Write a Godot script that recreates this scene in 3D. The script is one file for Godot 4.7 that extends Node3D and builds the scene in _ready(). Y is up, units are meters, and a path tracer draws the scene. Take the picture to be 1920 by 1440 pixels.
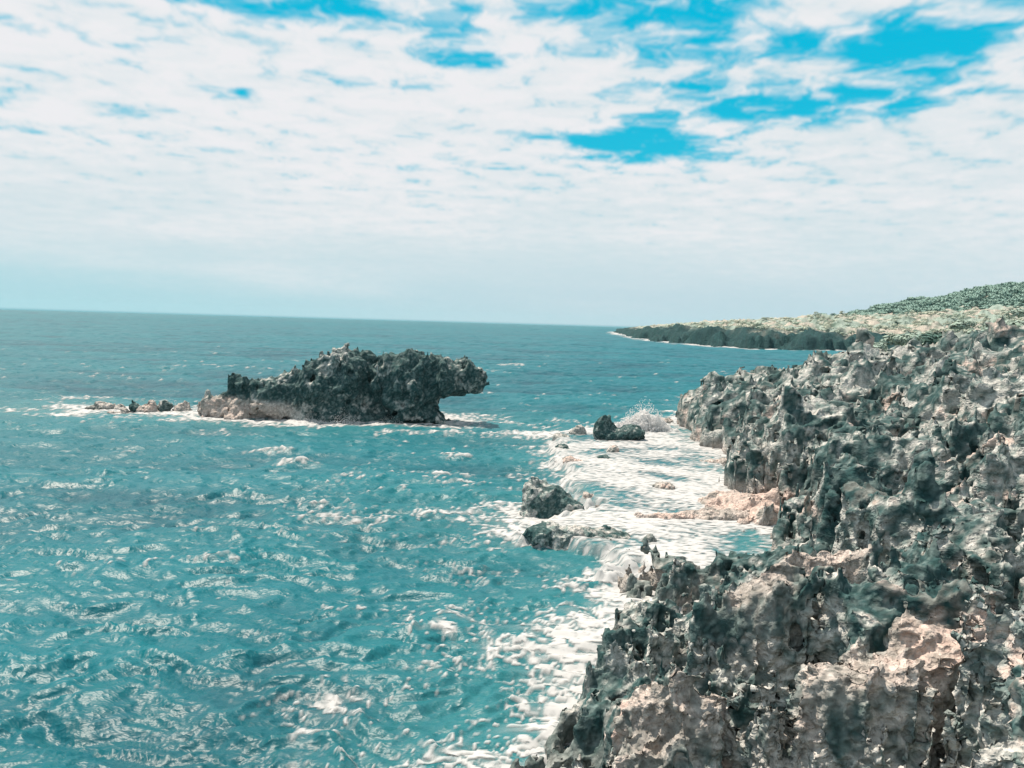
extends Node3D
# A karst limestone shore: teal sea, a beaked sea stack, a wave washed shelf, a jagged cliff, a headland and a hill.

const EYE := 7.0
const SUN_AZ := -46.0      # degrees, left of straight ahead
const SUN_EL := 64.0

var coast := PackedVector2Array([
	Vector2(-9, 8), Vector2(-5, 1), Vector2(-2.6, -5), Vector2(-0.7, -9), Vector2(0.2, -11.9), Vector2(0.9, -13.5), Vector2(1.2, -14.7),
	Vector2(1.75, -16.2), Vector2(2.7, -19.0), Vector2(3.3, -21.6), Vector2(4.5, -22.4), Vector2(5.3, -20.9), Vector2(6.7, -21.8), Vector2(8.0, -25.6),
	Vector2(7.6, -28.2), Vector2(8.5, -31.5), Vector2(9.4, -35.6), Vector2(10.9, -41.0), Vector2(10.1, -44.0), Vector2(10.9, -49.0), Vector2(11.1, -54.5), Vector2(13.2, -60),
	Vector2(19, -70), Vector2(32, -92), Vector2(52, -118), Vector2(90, -160), Vector2(130, -215), Vector2(152, -290), Vector2(139, -326),
	Vector2(122, -301), Vector2(101, -290), Vector2(85, -287), Vector2(79, -315), Vector2(73, -377), Vector2(76, -472), Vector2(96, -735),
	Vector2(130, -1000), Vector2(200, -1500), Vector2(1600, -1600), Vector2(1600, 60), Vector2(20, 40)])
var shelf := PackedVector2Array([
	Vector2(3.4, -21.4), Vector2(3.2, -23.0), Vector2(2.9, -23.9), Vector2(1.8, -24.3), Vector2(0.9, -24.4), Vector2(0.8, -25.7), Vector2(2.3, -27.0), Vector2(3.2, -29.0),
	Vector2(3.0, -30.8), Vector2(2.6, -32.2), Vector2(2.6, -34.6), Vector2(3.1, -35.6), Vector2(2.7, -37.6), Vector2(2.6, -41.0), Vector2(2.8, -45.6), Vector2(4.2, -50.5),
	Vector2(6.3, -52.5), Vector2(9.0, -53.0), Vector2(13.0, -54.0), Vector2(14, -40), Vector2(12, -30), Vector2(10, -22), Vector2(6.5, -19)])
const SHELF_Y := 0.46
# stack and islets as seen from above, for the surf: x, z, radius along x, radius along z
var reefs := [[-17.5, -54.0, 4.6, 2.2], [-11.5, -54.2, 6.6, 2.6], [-7.0, -55.0, 3.6, 2.4], [-26.5, -55.0, 3.6, 1.1], [1.5, -27.6, 1.1, 1.0], [2.4, -49.0, 1.2, 1.2]]

var n_cup := FastNoiseLite.new()
var n_val := FastNoiseLite.new()
var n_warp := FastNoiseLite.new()
var n_fbm := FastNoiseLite.new()
var n_low := FastNoiseLite.new()
var n_ridge := FastNoiseLite.new()
var n_lace := FastNoiseLite.new()
var n_wave := FastNoiseLite.new()
var M := {}

# ------------------------------------------------------------------ helpers
func noise(n: FastNoiseLite, type: int, fractal: int, octaves: int, sd: int) -> void:
	n.seed = sd; n.noise_type = type; n.fractal_type = fractal; n.fractal_octaves = octaves; n.frequency = 1.0

func numbered(called: String) -> String:
	if not has_node(called): return called
	var i := 1
	while has_node("%s_%03d" % [called, i]): i += 1
	return "%s_%03d" % [called, i]

func put(called: String, mesh: Mesh, mat: Material, label := "", category := "", group := "", kind := "") -> MeshInstance3D:
	var o := MeshInstance3D.new()
	o.name = numbered(called); o.mesh = mesh; o.material_override = mat
	add_child(o, true)
	tag(o, label, category, group, kind)
	return o

func tag(o: Node, label := "", category := "", group := "", kind := "") -> void:
	if label: o.set_meta("label", label)
	if category: o.set_meta("category", category)
	if group: o.set_meta("group", group)
	if kind: o.set_meta("kind", kind)

func solid(v: PackedVector3Array, nrm: PackedVector3Array, idx: PackedInt32Array, col := PackedColorArray(), uv := PackedVector2Array()) -> ArrayMesh:
	var a := []
	a.resize(Mesh.ARRAY_MAX)
	a[Mesh.ARRAY_VERTEX] = v; a[Mesh.ARRAY_INDEX] = idx
	if nrm.size(): a[Mesh.ARRAY_NORMAL] = nrm
	if col.size(): a[Mesh.ARRAY_COLOR] = col
	if uv.size(): a[Mesh.ARRAY_TEX_UV] = uv
	var m := ArrayMesh.new()
	m.add_surface_from_arrays(Mesh.PRIMITIVE_TRIANGLES, a)
	return m

func normals(v: PackedVector3Array, idx: PackedInt32Array) -> PackedVector3Array:
	var n := PackedVector3Array()
	n.resize(v.size())
	for t in range(0, idx.size(), 3):
		var a := idx[t]; var b := idx[t + 1]; var c := idx[t + 2]
		var w := (v[c] - v[a]).cross(v[b] - v[a])
		n[a] += w; n[b] += w; n[c] += w
	for i in n.size(): n[i] = n[i].normalized()
	return n

func smooth(a: float, b: float, x: float) -> float:
	var t := clampf((x - a) / (b - a), 0.0, 1.0)
	return t * t * (3.0 - 2.0 * t)

func seg_distance(p: Vector2, poly: PackedVector2Array, closed: bool) -> float:
	var best := 1e12
	var n := poly.size()
	for i in (n if closed else n - 1):
		var a := poly[i]
		var ab := poly[(i + 1) % n] - a
		var t := clampf((p - a).dot(ab) / ab.length_squared(), 0.0, 1.0)
		best = minf(best, p.distance_squared_to(a + ab * t))
	return sqrt(best)

# a distance field kept on a grid: [x0, z0, step, nx, nz, values]
func grid_of(x0: float, z0: float, x1: float, z1: float, step: float, poly: PackedVector2Array) -> Array:
	var nx := int((x1 - x0) / step) + 1
	var nz := int((z1 - z0) / step) + 1
	var g := PackedFloat32Array()
	g.resize(nx * nz)
	for j in nz:
		for i in nx:
			var p := Vector2(x0 + i * step, z0 + j * step)
			g[j * nx + i] = seg_distance(p, poly, true) * (1.0 if Geometry2D.is_point_in_polygon(p, poly) else -1.0)
	return [x0, z0, step, nx, nz, g]

func look(g: Array, x: float, z: float) -> float:
	var nx: int = g[3]
	var fx := clampf((x - g[0]) / g[2], 0.0, nx - 1.001)
	var fz := clampf((z - g[1]) / g[2], 0.0, g[4] - 1.001)
	var i := int(fx)
	var j := int(fz)
	fx -= i; fz -= j
	var v: PackedFloat32Array = g[5]
	var k := j * nx + i
	return lerpf(lerpf(v[k], v[k + 1], fx), lerpf(v[k + nx], v[k + nx + 1], fx), fz)

var g_coast: Array
var g_shelf: Array
var g_land: Array
var g_reef: Array

# ------------------------------------------------------------------ rock
const FILM := Color(0.022, 0.078, 0.082)
const GREY := Color(0.19, 0.27, 0.265)
const PALE := Color(0.62, 0.635, 0.61)
const BUFF := Color(0.68, 0.55, 0.49)

# how much of a smooth dark film of algae a place carries: every hollow has its own share
func film_at(p: Vector3, more: float) -> float:
	var wx := n_warp.get_noise_3d(p.x * 0.9, p.y * 0.9, p.z * 0.9) * 0.55
	var pocket := n_val.get_noise_3d(p.x * 0.66 + wx, p.y * 0.46, p.z * 0.66 - wx)
	var a := n_fbm.get_noise_3d(p.x * 0.34, p.y * 0.5, p.z * 0.34)
	var g := n_fbm.get_noise_3d(p.x * 2.6 + 40.0, p.y * 2.6, p.z * 2.6)
	return smooth(-0.06, 0.16, pocket * 0.42 + a * 0.55 + g * 0.42 + more)

func rock_color(p: Vector3, buff: float, film: float) -> Color:
	var g := n_fbm.get_noise_3d(p.x * 3.1 + 40.0, p.y * 3.1, p.z * 3.1)
	var f := n_fbm.get_noise_3d(p.x * 11.0, p.y * 11.0 + 70.0, p.z * 11.0)
	var c := GREY.lerp(PALE, smooth(-0.35, 0.2, g + f * 0.3))
	c = c.lerp(FILM.lerp(GREY, smooth(0.0, 0.5, f + g) * 0.45), film * 0.93)
	var s := n_low.get_noise_3d(p.x * 0.21 + 9.0, p.y * 0.4, p.z * 0.21)
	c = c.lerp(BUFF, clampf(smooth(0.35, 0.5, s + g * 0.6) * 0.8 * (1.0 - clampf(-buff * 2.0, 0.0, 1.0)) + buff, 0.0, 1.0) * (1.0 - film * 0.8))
	return c * (1.0 + 0.55 * f)

# the same shape in two surfaces: bare crinkled rock, and hollows with a smooth film
func rock_solid(v: PackedVector3Array, n: PackedVector3Array, idx: PackedInt32Array, col: PackedColorArray, film: PackedFloat32Array) -> ArrayMesh:
	var parts := [PackedInt32Array(), PackedInt32Array()]
	for t in range(0, idx.size(), 3):
		var w := 1 if film[idx[t]] + film[idx[t + 1]] + film[idx[t + 2]] > 1.5 else 0
		parts[w].append(idx[t]); parts[w].append(idx[t + 1]); parts[w].append(idx[t + 2])
	var m := ArrayMesh.new()
	for w in 2:
		var at := PackedInt32Array(); at.resize(v.size()); at.fill(-1)
		var pv := PackedVector3Array(); var pn := PackedVector3Array(); var pc := PackedColorArray()
		var pi: PackedInt32Array = parts[w]
		for i in pi.size():
			var q := pi[i]
			if at[q] < 0:
				at[q] = pv.size(); pv.append(v[q]); pn.append(n[q]); pc.append(col[q])
			pi[i] = at[q]
		if pi.is_empty(): continue
		var a := []
		a.resize(Mesh.ARRAY_MAX)
		a[Mesh.ARRAY_VERTEX] = pv; a[Mesh.ARRAY_NORMAL] = pn; a[Mesh.ARRAY_COLOR] = pc; a[Mesh.ARRAY_INDEX] = pi
		m.add_surface_from_arrays(Mesh.PRIMITIVE_TRIANGLES, a)
		m.surface_set_material(m.get_surface_count() - 1, M.rock if w == 0 else M.rock_film)
	return m

# surface nets on a box of samples: val is (nx*ny*nz), inside where negative
func nets(val: PackedFloat32Array, nx: int, ny: int, nz: int, at: Vector3, cell: float) -> Array:
	var v := PackedVector3Array()
	var cnt := PackedInt32Array()
	var idx := PackedInt32Array()
	var ids := PackedInt32Array()
	ids.resize(nx * ny * nz); ids.fill(-1)
	var sx := ny * nz
	var step := [sx, nz, 1]
	for i in range(1, nx - 1):
		for j in range(1, ny - 1):
			for k in range(1, nz - 1):
				var q := i * sx + j * nz + k
				var a := val[q]
				for ax in 3:
					var b := val[q + step[ax]]
					if (a < 0.0) == (b < 0.0): continue
					var t := a / (a - b)
					var p := Vector3(i, j, k)
					p[ax] += t
					var s1: int = step[(ax + 1) % 3]
					var s2: int = step[(ax + 2) % 3]
					var quad := [q - s1 - s2, q - s2, q, q - s1]
					var w := []
					for cidx in quad:
						if ids[cidx] < 0:
							ids[cidx] = v.size(); v.append(Vector3()); cnt.append(0)
						var id := ids[cidx]
						v[id] += p; cnt[id] += 1
						w.append(id)
					if a < 0.0: idx.append_array(PackedInt32Array([w[0], w[2], w[1], w[0], w[3], w[2]]))
					else: idx.append_array(PackedInt32Array([w[0], w[1], w[2], w[0], w[2], w[3]]))
	for i in v.size(): v[i] = at + v[i] / cnt[i] * cell
	return [v, idx]

# the lone rocks: a smooth union of lumps [x, y, z, rx, ry, rz] cut by scallops, in its own axes
func rock_mesh(lumps: Array, cell: float, sd: float, cup: float, size: float, buff: float, where: Vector3, micro := 0.03, sandy := false) -> ArrayMesh:
	var lo := Vector3(1e9, 1e9, 1e9)
	var hi := -lo
	for l in lumps:
		lo = lo.min(Vector3(l[0] - l[3], l[1] - l[4], l[2] - l[5])); hi = hi.max(Vector3(l[0] + l[3], l[1] + l[4], l[2] + l[5]))
	lo.y = maxf(lo.y, -0.8)
	lo -= Vector3.ONE * cell * 3; hi += Vector3.ONE * cell * 3
	var nx := int((hi.x - lo.x) / cell) + 2
	var ny := int((hi.y - lo.y) / cell) + 2
	var nz := int((hi.z - lo.z) / cell) + 2
	var val := PackedFloat32Array()
	val.resize(nx * ny * nz)
	var q := 0
	var s1 := 1.0 / size
	var s2 := 2.7 / size
	for i in nx:
		for j in ny:
			for k in nz:
				var p := lo + Vector3(i, j, k) * cell
				var d := 1e9
				for l in lumps:
					var e := Vector3((p.x - l[0]) / l[3], (p.y - l[1]) / l[4], (p.z - l[2]) / l[5])
					var dd: float = (e.length() - 1.0) * minf(l[3], minf(l[4], l[5]))
					var h := clampf(0.5 + (d - dd) / 0.7, 0.0, 1.0) if d < 1e8 else 1.0
					d = dd if d > 1e8 else lerpf(d, dd, h) - 0.35 * h * (1.0 - h)
				d -= 0.24 * cup * (1.0 + n_fbm.get_noise_3d(p.x * 0.6 + sd, p.y * 0.6, p.z * 0.6) * 4.0)
				if sandy: d -= 0.5 * maxf(0.0, n_ridge.get_noise_2d(p.x * 0.5 + 3.0, p.z * 0.45) - 0.1) * smooth(1.4, 2.6, p.y + 0.9 * smooth(-2.5, -4.5, p.x))
				if d < cup * 0.6 and d > -cup * 1.7:
					var wx := n_warp.get_noise_3d(p.x * s1 + sd, p.y * s1, p.z * s1) * 0.5
					var c := maxf(0.0, 1.0 - 1.7 * (n_cup.get_noise_3d(p.x * s1 + sd + wx, p.y * s1 * 0.75, p.z * s1 - wx) + 1.0))
					var c2 := maxf(0.0, 1.0 - 1.7 * (n_cup.get_noise_3d(p.x * s2 + sd, p.y * s2 * 0.7 + wx, p.z * s2) + 1.0))
					d += cup * c + cup * 0.42 * c2
				if j == 0: d = maxf(d, 0.01)
				val[q] = d; q += 1
	var r := nets(val, nx, ny, nz, lo, cell)
	var v: PackedVector3Array = r[0]
	var n := normals(v, r[1])
	var col := PackedColorArray()
	col.resize(v.size())
	var film := PackedFloat32Array()
	film.resize(v.size())
	for i in v.size():
		var p := v[i] + where
		var bf := buff * ((1.0 - smooth(0.8, 2.2, v[i].y)) * (1.0 - smooth(-4.5, -0.5, v[i].x)) * 1.85 - 1.0 if sandy else 1.0)
		film[i] = film_at(p + Vector3(sd, 0, 0), -bf * 0.5) * (1.0 - clampf(bf, 0.0, 1.0))
		v[i] += n[i] * (n_ridge.get_noise_3d(p.x * 4.0, p.y * 4.0, p.z * 4.0) * micro * (1.3 - film[i]))
		col[i] = rock_color(p + Vector3(sd, 0, 0), bf, film[i])
	return rock_solid(v, normals(v, r[1]), r[1], col, film)

var bumps := [[30.5, -69.0, 1.7, 1.9], [33.5, -71.0, 1.3, 0.9], [13.0, -52.5, 1.6, 0.7], [24.5, -66, 1.2, 0.8], [21.0, -61.0, 1.2, 0.8], [4.3, -20.8, 1.4, 0.5], [1.15, -15.0, 0.8, -1.4],
	[9.3, -22.5, 1.3, 1.1], [12.0, -31.0, 1.5, 1.3], [14.5, -38.0, 1.6, 1.0], [13.2, -43.0, 1.5, 1.2], [8.6, -16.0, 1.1, 0.9], [9.2, -12.4, 1.2, 1.0]]
# level weathered ledges: x, z, radius x, radius z, height
var ledges := [[4.5, -9.2, 0.9, 0.6, 0.0], [2.1, -9.8, 0.6, 0.5, 0.0], [8.9, -28.2, 1.4, 2.0, 1.0], [6.0, -14.4, 0.8, 0.4, 0.0], [3.9, -11.6, 0.6, 0.4, 0.0]]

func land_height(x: float, z: float, s: float) -> float:
	# s: metres inland of the waterline
	var far := smooth(-20.0, -30.0, z)
	var lip := lerpf(1.25, 2.75, far)
	var h := lip * smooth(-0.15, lerpf(0.9, 0.7, far), s) - 1.3 * (1.0 - smooth(-1.4, -0.1, s))
	var slope := lerpf(0.44, 0.22, far)
	var bend := lerpf(5.0, 20.0, far)
	h += slope * clampf(s - 0.6, 0.0, bend) + lerpf(0.24, 0.13, far) * maxf(0.0, minf(s, 60.0) - 0.6 - bend) + 0.06 * maxf(0.0, s - 60.0)
	if s > -0.5:
		var k := smooth(-0.3, 2.5, s)
		h += k * (n_fbm.get_noise_2d(x * 0.16, z * 0.16) * 1.9 + n_ridge.get_noise_2d(x * 0.28, z * 0.28) * 0.5 + 0.3)
		for b in bumps:
			var d: float = Vector2(x - b[0], z - b[1]).length_squared() / (b[2] * b[2])
			if d < 5.0: h += b[3] * exp(-d * 1.4)
	return h

func ledge_at(x: float, z: float) -> Vector2:   # (how much, height)
	for l in ledges:
		var e := Vector2((x - l[0]) / l[2], (z - l[1]) / l[3]).length() + n_fbm.get_noise_2d(x * 1.3, z * 1.3) * 0.7
		if e < 1.7: return Vector2(1.0 - smooth(0.8, 1.7, e), l[4])
	return Vector2.ZERO

func build_cliff() -> void:
	for l in ledges:
		if l[4] == 0.0: l[4] = land_height(l[0], l[1], look(g_coast, l[0], l[1])) - 0.25
	var da := 0.0046
	var th := PackedFloat32Array()
	var turn := deg_to_rad(-40.0)
	while turn < deg_to_rad(62.0):
		th.append(turn)
		turn += da if turn > deg_to_rad(-20.0) and turn < deg_to_rad(37.0) else da * 8.0
	var ni := th.size()
	var r0 := 2.5
	var nj := int(log(165.0 / r0) / da)
	var rr := PackedFloat32Array()
	for j in nj: rr.append(r0 * exp(j * da))
	var w0 := -2.0
	var nk := 700
	# heights on the polar columns
	var hh := PackedFloat32Array(); hh.resize(ni * nj)
	var flat := PackedFloat32Array(); flat.resize(ni * nj)
	for i in ni:
		var sn := sin(th[i])
		var cs := -cos(th[i])
		for j in nj:
			var x := sn * rr[j]
			var z := cs * rr[j]
			var s := look(g_coast, x, z)
			if s > 0.0 or s > -4.0 : s += n_fbm.get_noise_2d(x * 0.4 + 30.0, z * 0.4) * 0.9
			var h := -1.6
			if s > -2.5: h = land_height(x, z, s)
			if z < -18.0 and z > -58.0 and x < 15.0:
				var sh := look(g_shelf, x, z) + (n_fbm.get_noise_2d(x * 0.7, z * 0.7 + 9.0) + n_fbm.get_noise_2d(x * 0.3, z * 0.3 + 70.0)) * 0.75
				if sh > -0.6:
					var top := 0.27 + n_fbm.get_noise_2d(x * 0.5 + 5.0, z * 0.5) * 0.3 + 0.45 * (1.0 - smooth(0.0, 0.8, sh)) * (0.4 + 1.6 * n_fbm.get_noise_2d(x * 0.9 + 15.0, z * 0.9))
					h = maxf(h, lerpf(-1.3, top, smooth(-0.4, 0.0, sh)))
			var lg := ledge_at(x, z)
			if lg.x > 0.0 and h > -0.5: h = lerpf(h, lg.y + (h - lg.y) * (0.12 if lg.y == 1.0 else 0.55), lg.x)
			hh[i * nj + j] = h; flat[i * nj + j] = lg.x
	print("heights ", Time.get_ticks_msec())
	var v := PackedVector3Array()
	var cnt := PackedInt32Array()
	var idx := PackedInt32Array()
	var ids := {}
	var pk0 := PackedInt32Array(); var pn := PackedInt32Array(); var po := PackedInt32Array(); var pv := PackedFloat32Array()
	for i in ni:
		var sn := sin(th[i])
		var cs := -cos(th[i])
		# samples of this fan of columns
		var k0 := PackedInt32Array(); k0.resize(nj)
		var kn := PackedInt32Array(); kn.resize(nj)
		var ko := PackedInt32Array(); ko.resize(nj)
		var val := PackedFloat32Array()
		for j in nj:
			var r := rr[j]
			var q := i * nj + j
			var h := hh[q]
			if h < -0.95:
				k0[j] = 0; kn[j] = 0; ko[j] = val.size()
				continue
			var gx := (hh[q + nj] - h) / (r * (th[i + 1] - th[i])) if i < ni - 1 else 0.0
			var gz := (hh[q + 1] - h) / (r * da) if j < nj - 1 else 0.0
			var inv := 1.0 / sqrt(1.0 + minf(gx * gx + gz * gz, 9.0))
			var soft := 1.0 - 0.55 * flat[q]
			if h < 1.0: soft *= lerpf(0.35, 1.0, smooth(0.75, 1.2, h))
			var a1 := 0.95 * soft
			var a0 := 0.9 * soft * smooth(-0.3, 0.3, n_low.get_noise_2d(sn * r * 0.15, cs * r * 0.15)) * smooth(1.0, 2.2, h)
			var a2 := 0.36 * soft
			var a3 := 0.12 * soft if r < 30.0 else 0.0
			var dy := r * da
			var top := int(ceil(((h - EYE) / r - w0) / da)) + 2
			var low := int(floor(((maxf(h - (a0 + a1 + a2 + a3) / inv, -0.9) - EYE) / r - w0) / da)) - 2
			var x := sn * r
			var z := cs * r
			k0[j] = low; kn[j] = top - low + 1; ko[j] = val.size()
			for k in range(low, top + 1):
				var y := EYE + r * (w0 + k * da)
				var f := (y - h) * inv
				if f < 0.0 and f > -(a0 + a1 + a2 + a3):
					var wx := n_warp.get_noise_3d(x * 0.9, y * 0.9, z * 0.9) * 0.55
					if a0 > 0.0: f += a0 * maxf(0.0, 1.0 - 1.7 * (n_cup.get_noise_3d(x * 0.27 + 17.0 + wx * 0.4, y * 0.24, z * 0.27 - wx * 0.4) + 1.0))
					f += a1 * maxf(0.0, 1.0 - 1.6 * (n_cup.get_noise_3d(x * 0.66 + wx, y * 0.46, z * 0.66 - wx) + 1.0))
					if f < 0.0 and f > -(a2 + a3):
						f += a2 * maxf(0.0, 1.0 - 1.6 * (n_cup.get_noise_3d(x * 1.8 - wx * 1.3, y * 1.3 + 31.0, z * 1.8 + wx) + 1.0))
						if a3 > 0.0 and f < 0.0 and f > -a3:
							f += a3 * maxf(0.0, 1.0 - 1.6 * (n_cup.get_noise_3d(x * 5.2, y * 4.4 + 11.0, z * 5.2) + 1.0))
				val.append(f)
		# edges of the fan before, now that both of its sides are known
		if i > 0:
			var pi := i - 1
			var psn := sin(th[pi])
			var pcs := -cos(th[pi])
			for j in range(1, nj - 1):
				if pn[j] == 0: continue
				var o := po[j]
				var base := pk0[j]
				var bn := pn[j]
				var r := rr[j]
				var jn := pn[j + 1]; var jo := po[j + 1]; var jk := pk0[j + 1]
				var inn := kn[j]; var io := ko[j]; var ik := k0[j]
				var from := base
				var upto := base + bn - 1
				if jn > 0: from = mini(from, jk); upto = maxi(upto, jk + jn - 1)
				if inn > 0: from = mini(from, ik); upto = maxi(upto, ik + inn - 1)
				for k in range(from, upto):
					var a := -0.3 if k < base else (0.3 if k >= base + bn else pv[o + k - base])
					var neg := a < 0.0
					for ax in 3:
						var b: float
						if ax == 0:
							b = -0.3 if k + 1 < base else (0.3 if k + 1 >= base + bn else pv[o + k + 1 - base])
						elif ax == 1:
							if jn == 0: b = 1.0
							else:
								var kk := k - jk
								b = -0.3 if kk < 0 else (0.3 if kk >= jn else pv[jo + kk])
						else:
							if inn == 0: b = 1.0
							else:
								var kk := k - ik
								b = -0.3 if kk < 0 else (0.3 if kk >= inn else val[io + kk])
						if neg == (b < 0.0): continue
						var t := a / (a - b)
						var p: Vector3
						var c0: int; var c1: int; var c2: int; var c3: int
						var key := (pi * nj + j) * nk + k
						if ax == 0:
							p = Vector3(psn * r, EYE + r * (w0 + (k + t) * da), pcs * r)
							c0 = key - nj * nk - nk; c1 = key - nk; c2 = key; c3 = key - nj * nk
						elif ax == 1:
							var rt := lerpf(r, rr[j + 1], t)
							p = Vector3(psn * rt, EYE + rt * (w0 + k * da), pcs * rt)
							c0 = key - nj * nk - 1; c1 = key - nj * nk; c2 = key; c3 = key - 1
						else:
							p = Vector3(lerpf(psn, sn, t) * r, EYE + r * (w0 + k * da), lerpf(pcs, cs, t) * r)
							c0 = key - nk - 1; c1 = key - 1; c2 = key; c3 = key - nk
						var w := [c0, c1, c2, c3]
						for m in 4:
							var id: int = ids.get(w[m], -1)
							if id < 0:
								id = v.size(); ids[w[m]] = id; v.append(p); cnt.append(1)
							else:
								v[id] += p; cnt[id] += 1
							w[m] = id
						if neg: idx.append_array(PackedInt32Array([w[0], w[1], w[2], w[0], w[2], w[3]]))
						else: idx.append_array(PackedInt32Array([w[0], w[2], w[1], w[0], w[3], w[2]]))
		pk0 = k0; pn = kn; po = ko; pv = val
	for i in v.size(): v[i] /= cnt[i]
	ids.clear()
	print("nets ", v.size(), " ", idx.size() / 3, " ", Time.get_ticks_msec())
	var n := normals(v, idx)
	var col := PackedColorArray(); col.resize(v.size())
	var film := PackedFloat32Array(); film.resize(v.size())
	for i in v.size():
		var p := v[i]
		var r := Vector2(p.x, p.z).length()
		var fl := ledge_at(p.x, p.z).x if r < 32.0 else 0.0
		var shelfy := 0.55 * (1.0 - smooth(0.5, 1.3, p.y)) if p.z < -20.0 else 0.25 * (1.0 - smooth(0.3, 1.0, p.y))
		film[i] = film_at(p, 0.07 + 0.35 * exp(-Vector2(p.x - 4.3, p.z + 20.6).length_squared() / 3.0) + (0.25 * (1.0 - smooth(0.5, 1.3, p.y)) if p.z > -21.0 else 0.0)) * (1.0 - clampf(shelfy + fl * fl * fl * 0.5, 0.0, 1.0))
		if r < 90.0:
			# crinkles, as fine as the mesh can hold at each distance
			var up := 0.0
			if r < 15.0: up += 0.016 * n_ridge.get_noise_3d(p.x * 11.0, p.y * 11.0, p.z * 11.0) * (1.0 - smooth(9.0, 15.0, r))
			if r < 32.0: up += 0.034 * n_ridge.get_noise_3d(p.x * 5.4, p.y * 5.4 + 20.0, p.z * 5.4) * (1.0 - smooth(20.0, 32.0, r))
			up += 0.060 * n_ridge.get_noise_3d(p.x * 2.6, p.y * 2.6 + 50.0, p.z * 2.6) * (1.0 - smooth(40.0, 60.0, r))
			if r > 28.0: up += 0.13 * n_ridge.get_noise_3d(p.x * 1.3 + 5.0, p.y * 1.3, p.z * 1.3) * smooth(28.0, 42.0, r) * (1.0 - smooth(70.0, 90.0, r))
			v[i] = p + n[i] * up * (1.25 - 0.9 * film[i] + fl * 0.3)
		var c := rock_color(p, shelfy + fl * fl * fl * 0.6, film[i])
		if r > 62.0:
			var scrub := Color(0.40, 0.48, 0.43).lerp(Color(0.58, 0.54, 0.49), smooth(-0.2, 0.3, n_fbm.get_noise_2d(p.x * 0.2, p.z * 0.2)))
			c = c.lerp(scrub, smooth(62.0, 105.0, r) * 0.8)
		col[i] = c
	n = normals(v, idx)
	print("colours ", Time.get_ticks_msec())
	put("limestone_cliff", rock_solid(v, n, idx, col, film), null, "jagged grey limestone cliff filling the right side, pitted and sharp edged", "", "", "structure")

# ------------------------------------------------------------------ sea
# crests that are breaking: x, z, half length, half width, height, foam
var crests := [[-11.8, -39.8, 1.1, 0.45, 0.35, 0.75], [-10.0, -36.0, 1.0, 0.4, 0.3, 0.7], [-0.1, -126.0, 1.8, 1.2, 0.5, 0.9], [-8.0, -21.6, 1.0, 0.35, 0.15, 0.35], [-2.5, -14.2, 0.9, 0.2, 0.06, 0.34],
	[-2.2, -34.8, 1.6, 0.5, 0.2, 0.5], [-18.8, -39.0, 1.6, 0.7, 0.15, 0.45], [-6.5, -28.0, 1.3, 0.4, 0.15, 0.35], [-4.2, -18.5, 1.0, 0.35, 0.15, 0.3], [-21, -31.0, 1.2, 0.5, 0.2, 0.35], [-14.5, -24.0, 1.0, 0.35, 0.15, 0.3],
	[-2.0, -17.3, 1.2, 0.4, 0.15, 0.5], [-31.0, -70.0, 2.0, 0.9, 0.2, 0.5], [9.0, -80.0, 2.2, 0.8, 0.25, 0.55], [-6.0, -48.0, 2.6, 0.7, 0.2, 0.45]]

func sea_height(x: float, z: float, r: float, d: float) -> float:
	# d: metres to the nearest shore; waves smaller than the mesh can hold fade out with r
	var cell := r * 0.0046
	var calm := lerpf(0.55, 1.0, smooth(0.0, 4.0, d))
	var h := 0.30 * n_wave.get_noise_2d(x * 0.045 + 3.0, z * 0.10) * calm
	var wx := x + 1.3 * n_warp.get_noise_2d(x * 0.25, z * 0.25)
	var wz := z + 0.7 * n_warp.get_noise_2d(x * 0.3 + 20.0, z * 0.3)
	h += (0.17 * n_ridge.get_noise_2d(wx * 0.16 + 0.05 * z, wz * 0.34)) * calm * (1.0 - smooth(0.8, 2.4, cell))
	if cell < 0.9: h += 0.14 * n_ridge.get_noise_2d(wx * 0.28 - 0.08 * z + 60.0, wz * 0.95) * calm * (1.0 - smooth(0.3, 0.9, cell))
	if cell < 0.4: h += 0.058 * n_ridge.get_noise_2d(wx * 0.62 + 0.12 * z, wz * 2.4 + 8.0) * (1.0 - smooth(0.12, 0.4, cell))
	# far off only the bigger chop is left to break up the mirror
	if r > 60.0: h += 0.20 * n_ridge.get_noise_2d(x * 0.16 + 80.0, z * 0.34) * smooth(60.0, 110.0, r) * (1.0 - smooth(200.0, 330.0, r))
	if r > 180.0: h += 0.5 * n_ridge.get_noise_2d(x * 0.05 + 80.0, z * 0.11) * smooth(180.0, 280.0, r) * (1.0 - smooth(700.0, 1200.0, r))
	if r > 500.0: h += 1.1 * n_ridge.get_noise_2d(x * 0.016, z * 0.03) * smooth(500.0, 900.0, r)
	if cell < 0.15: h += 0.014 * n_ridge.get_noise_2d(wx * 2.6, wz * 6.0) * (1.0 - smooth(0.05, 0.15, cell))
	return h

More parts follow.
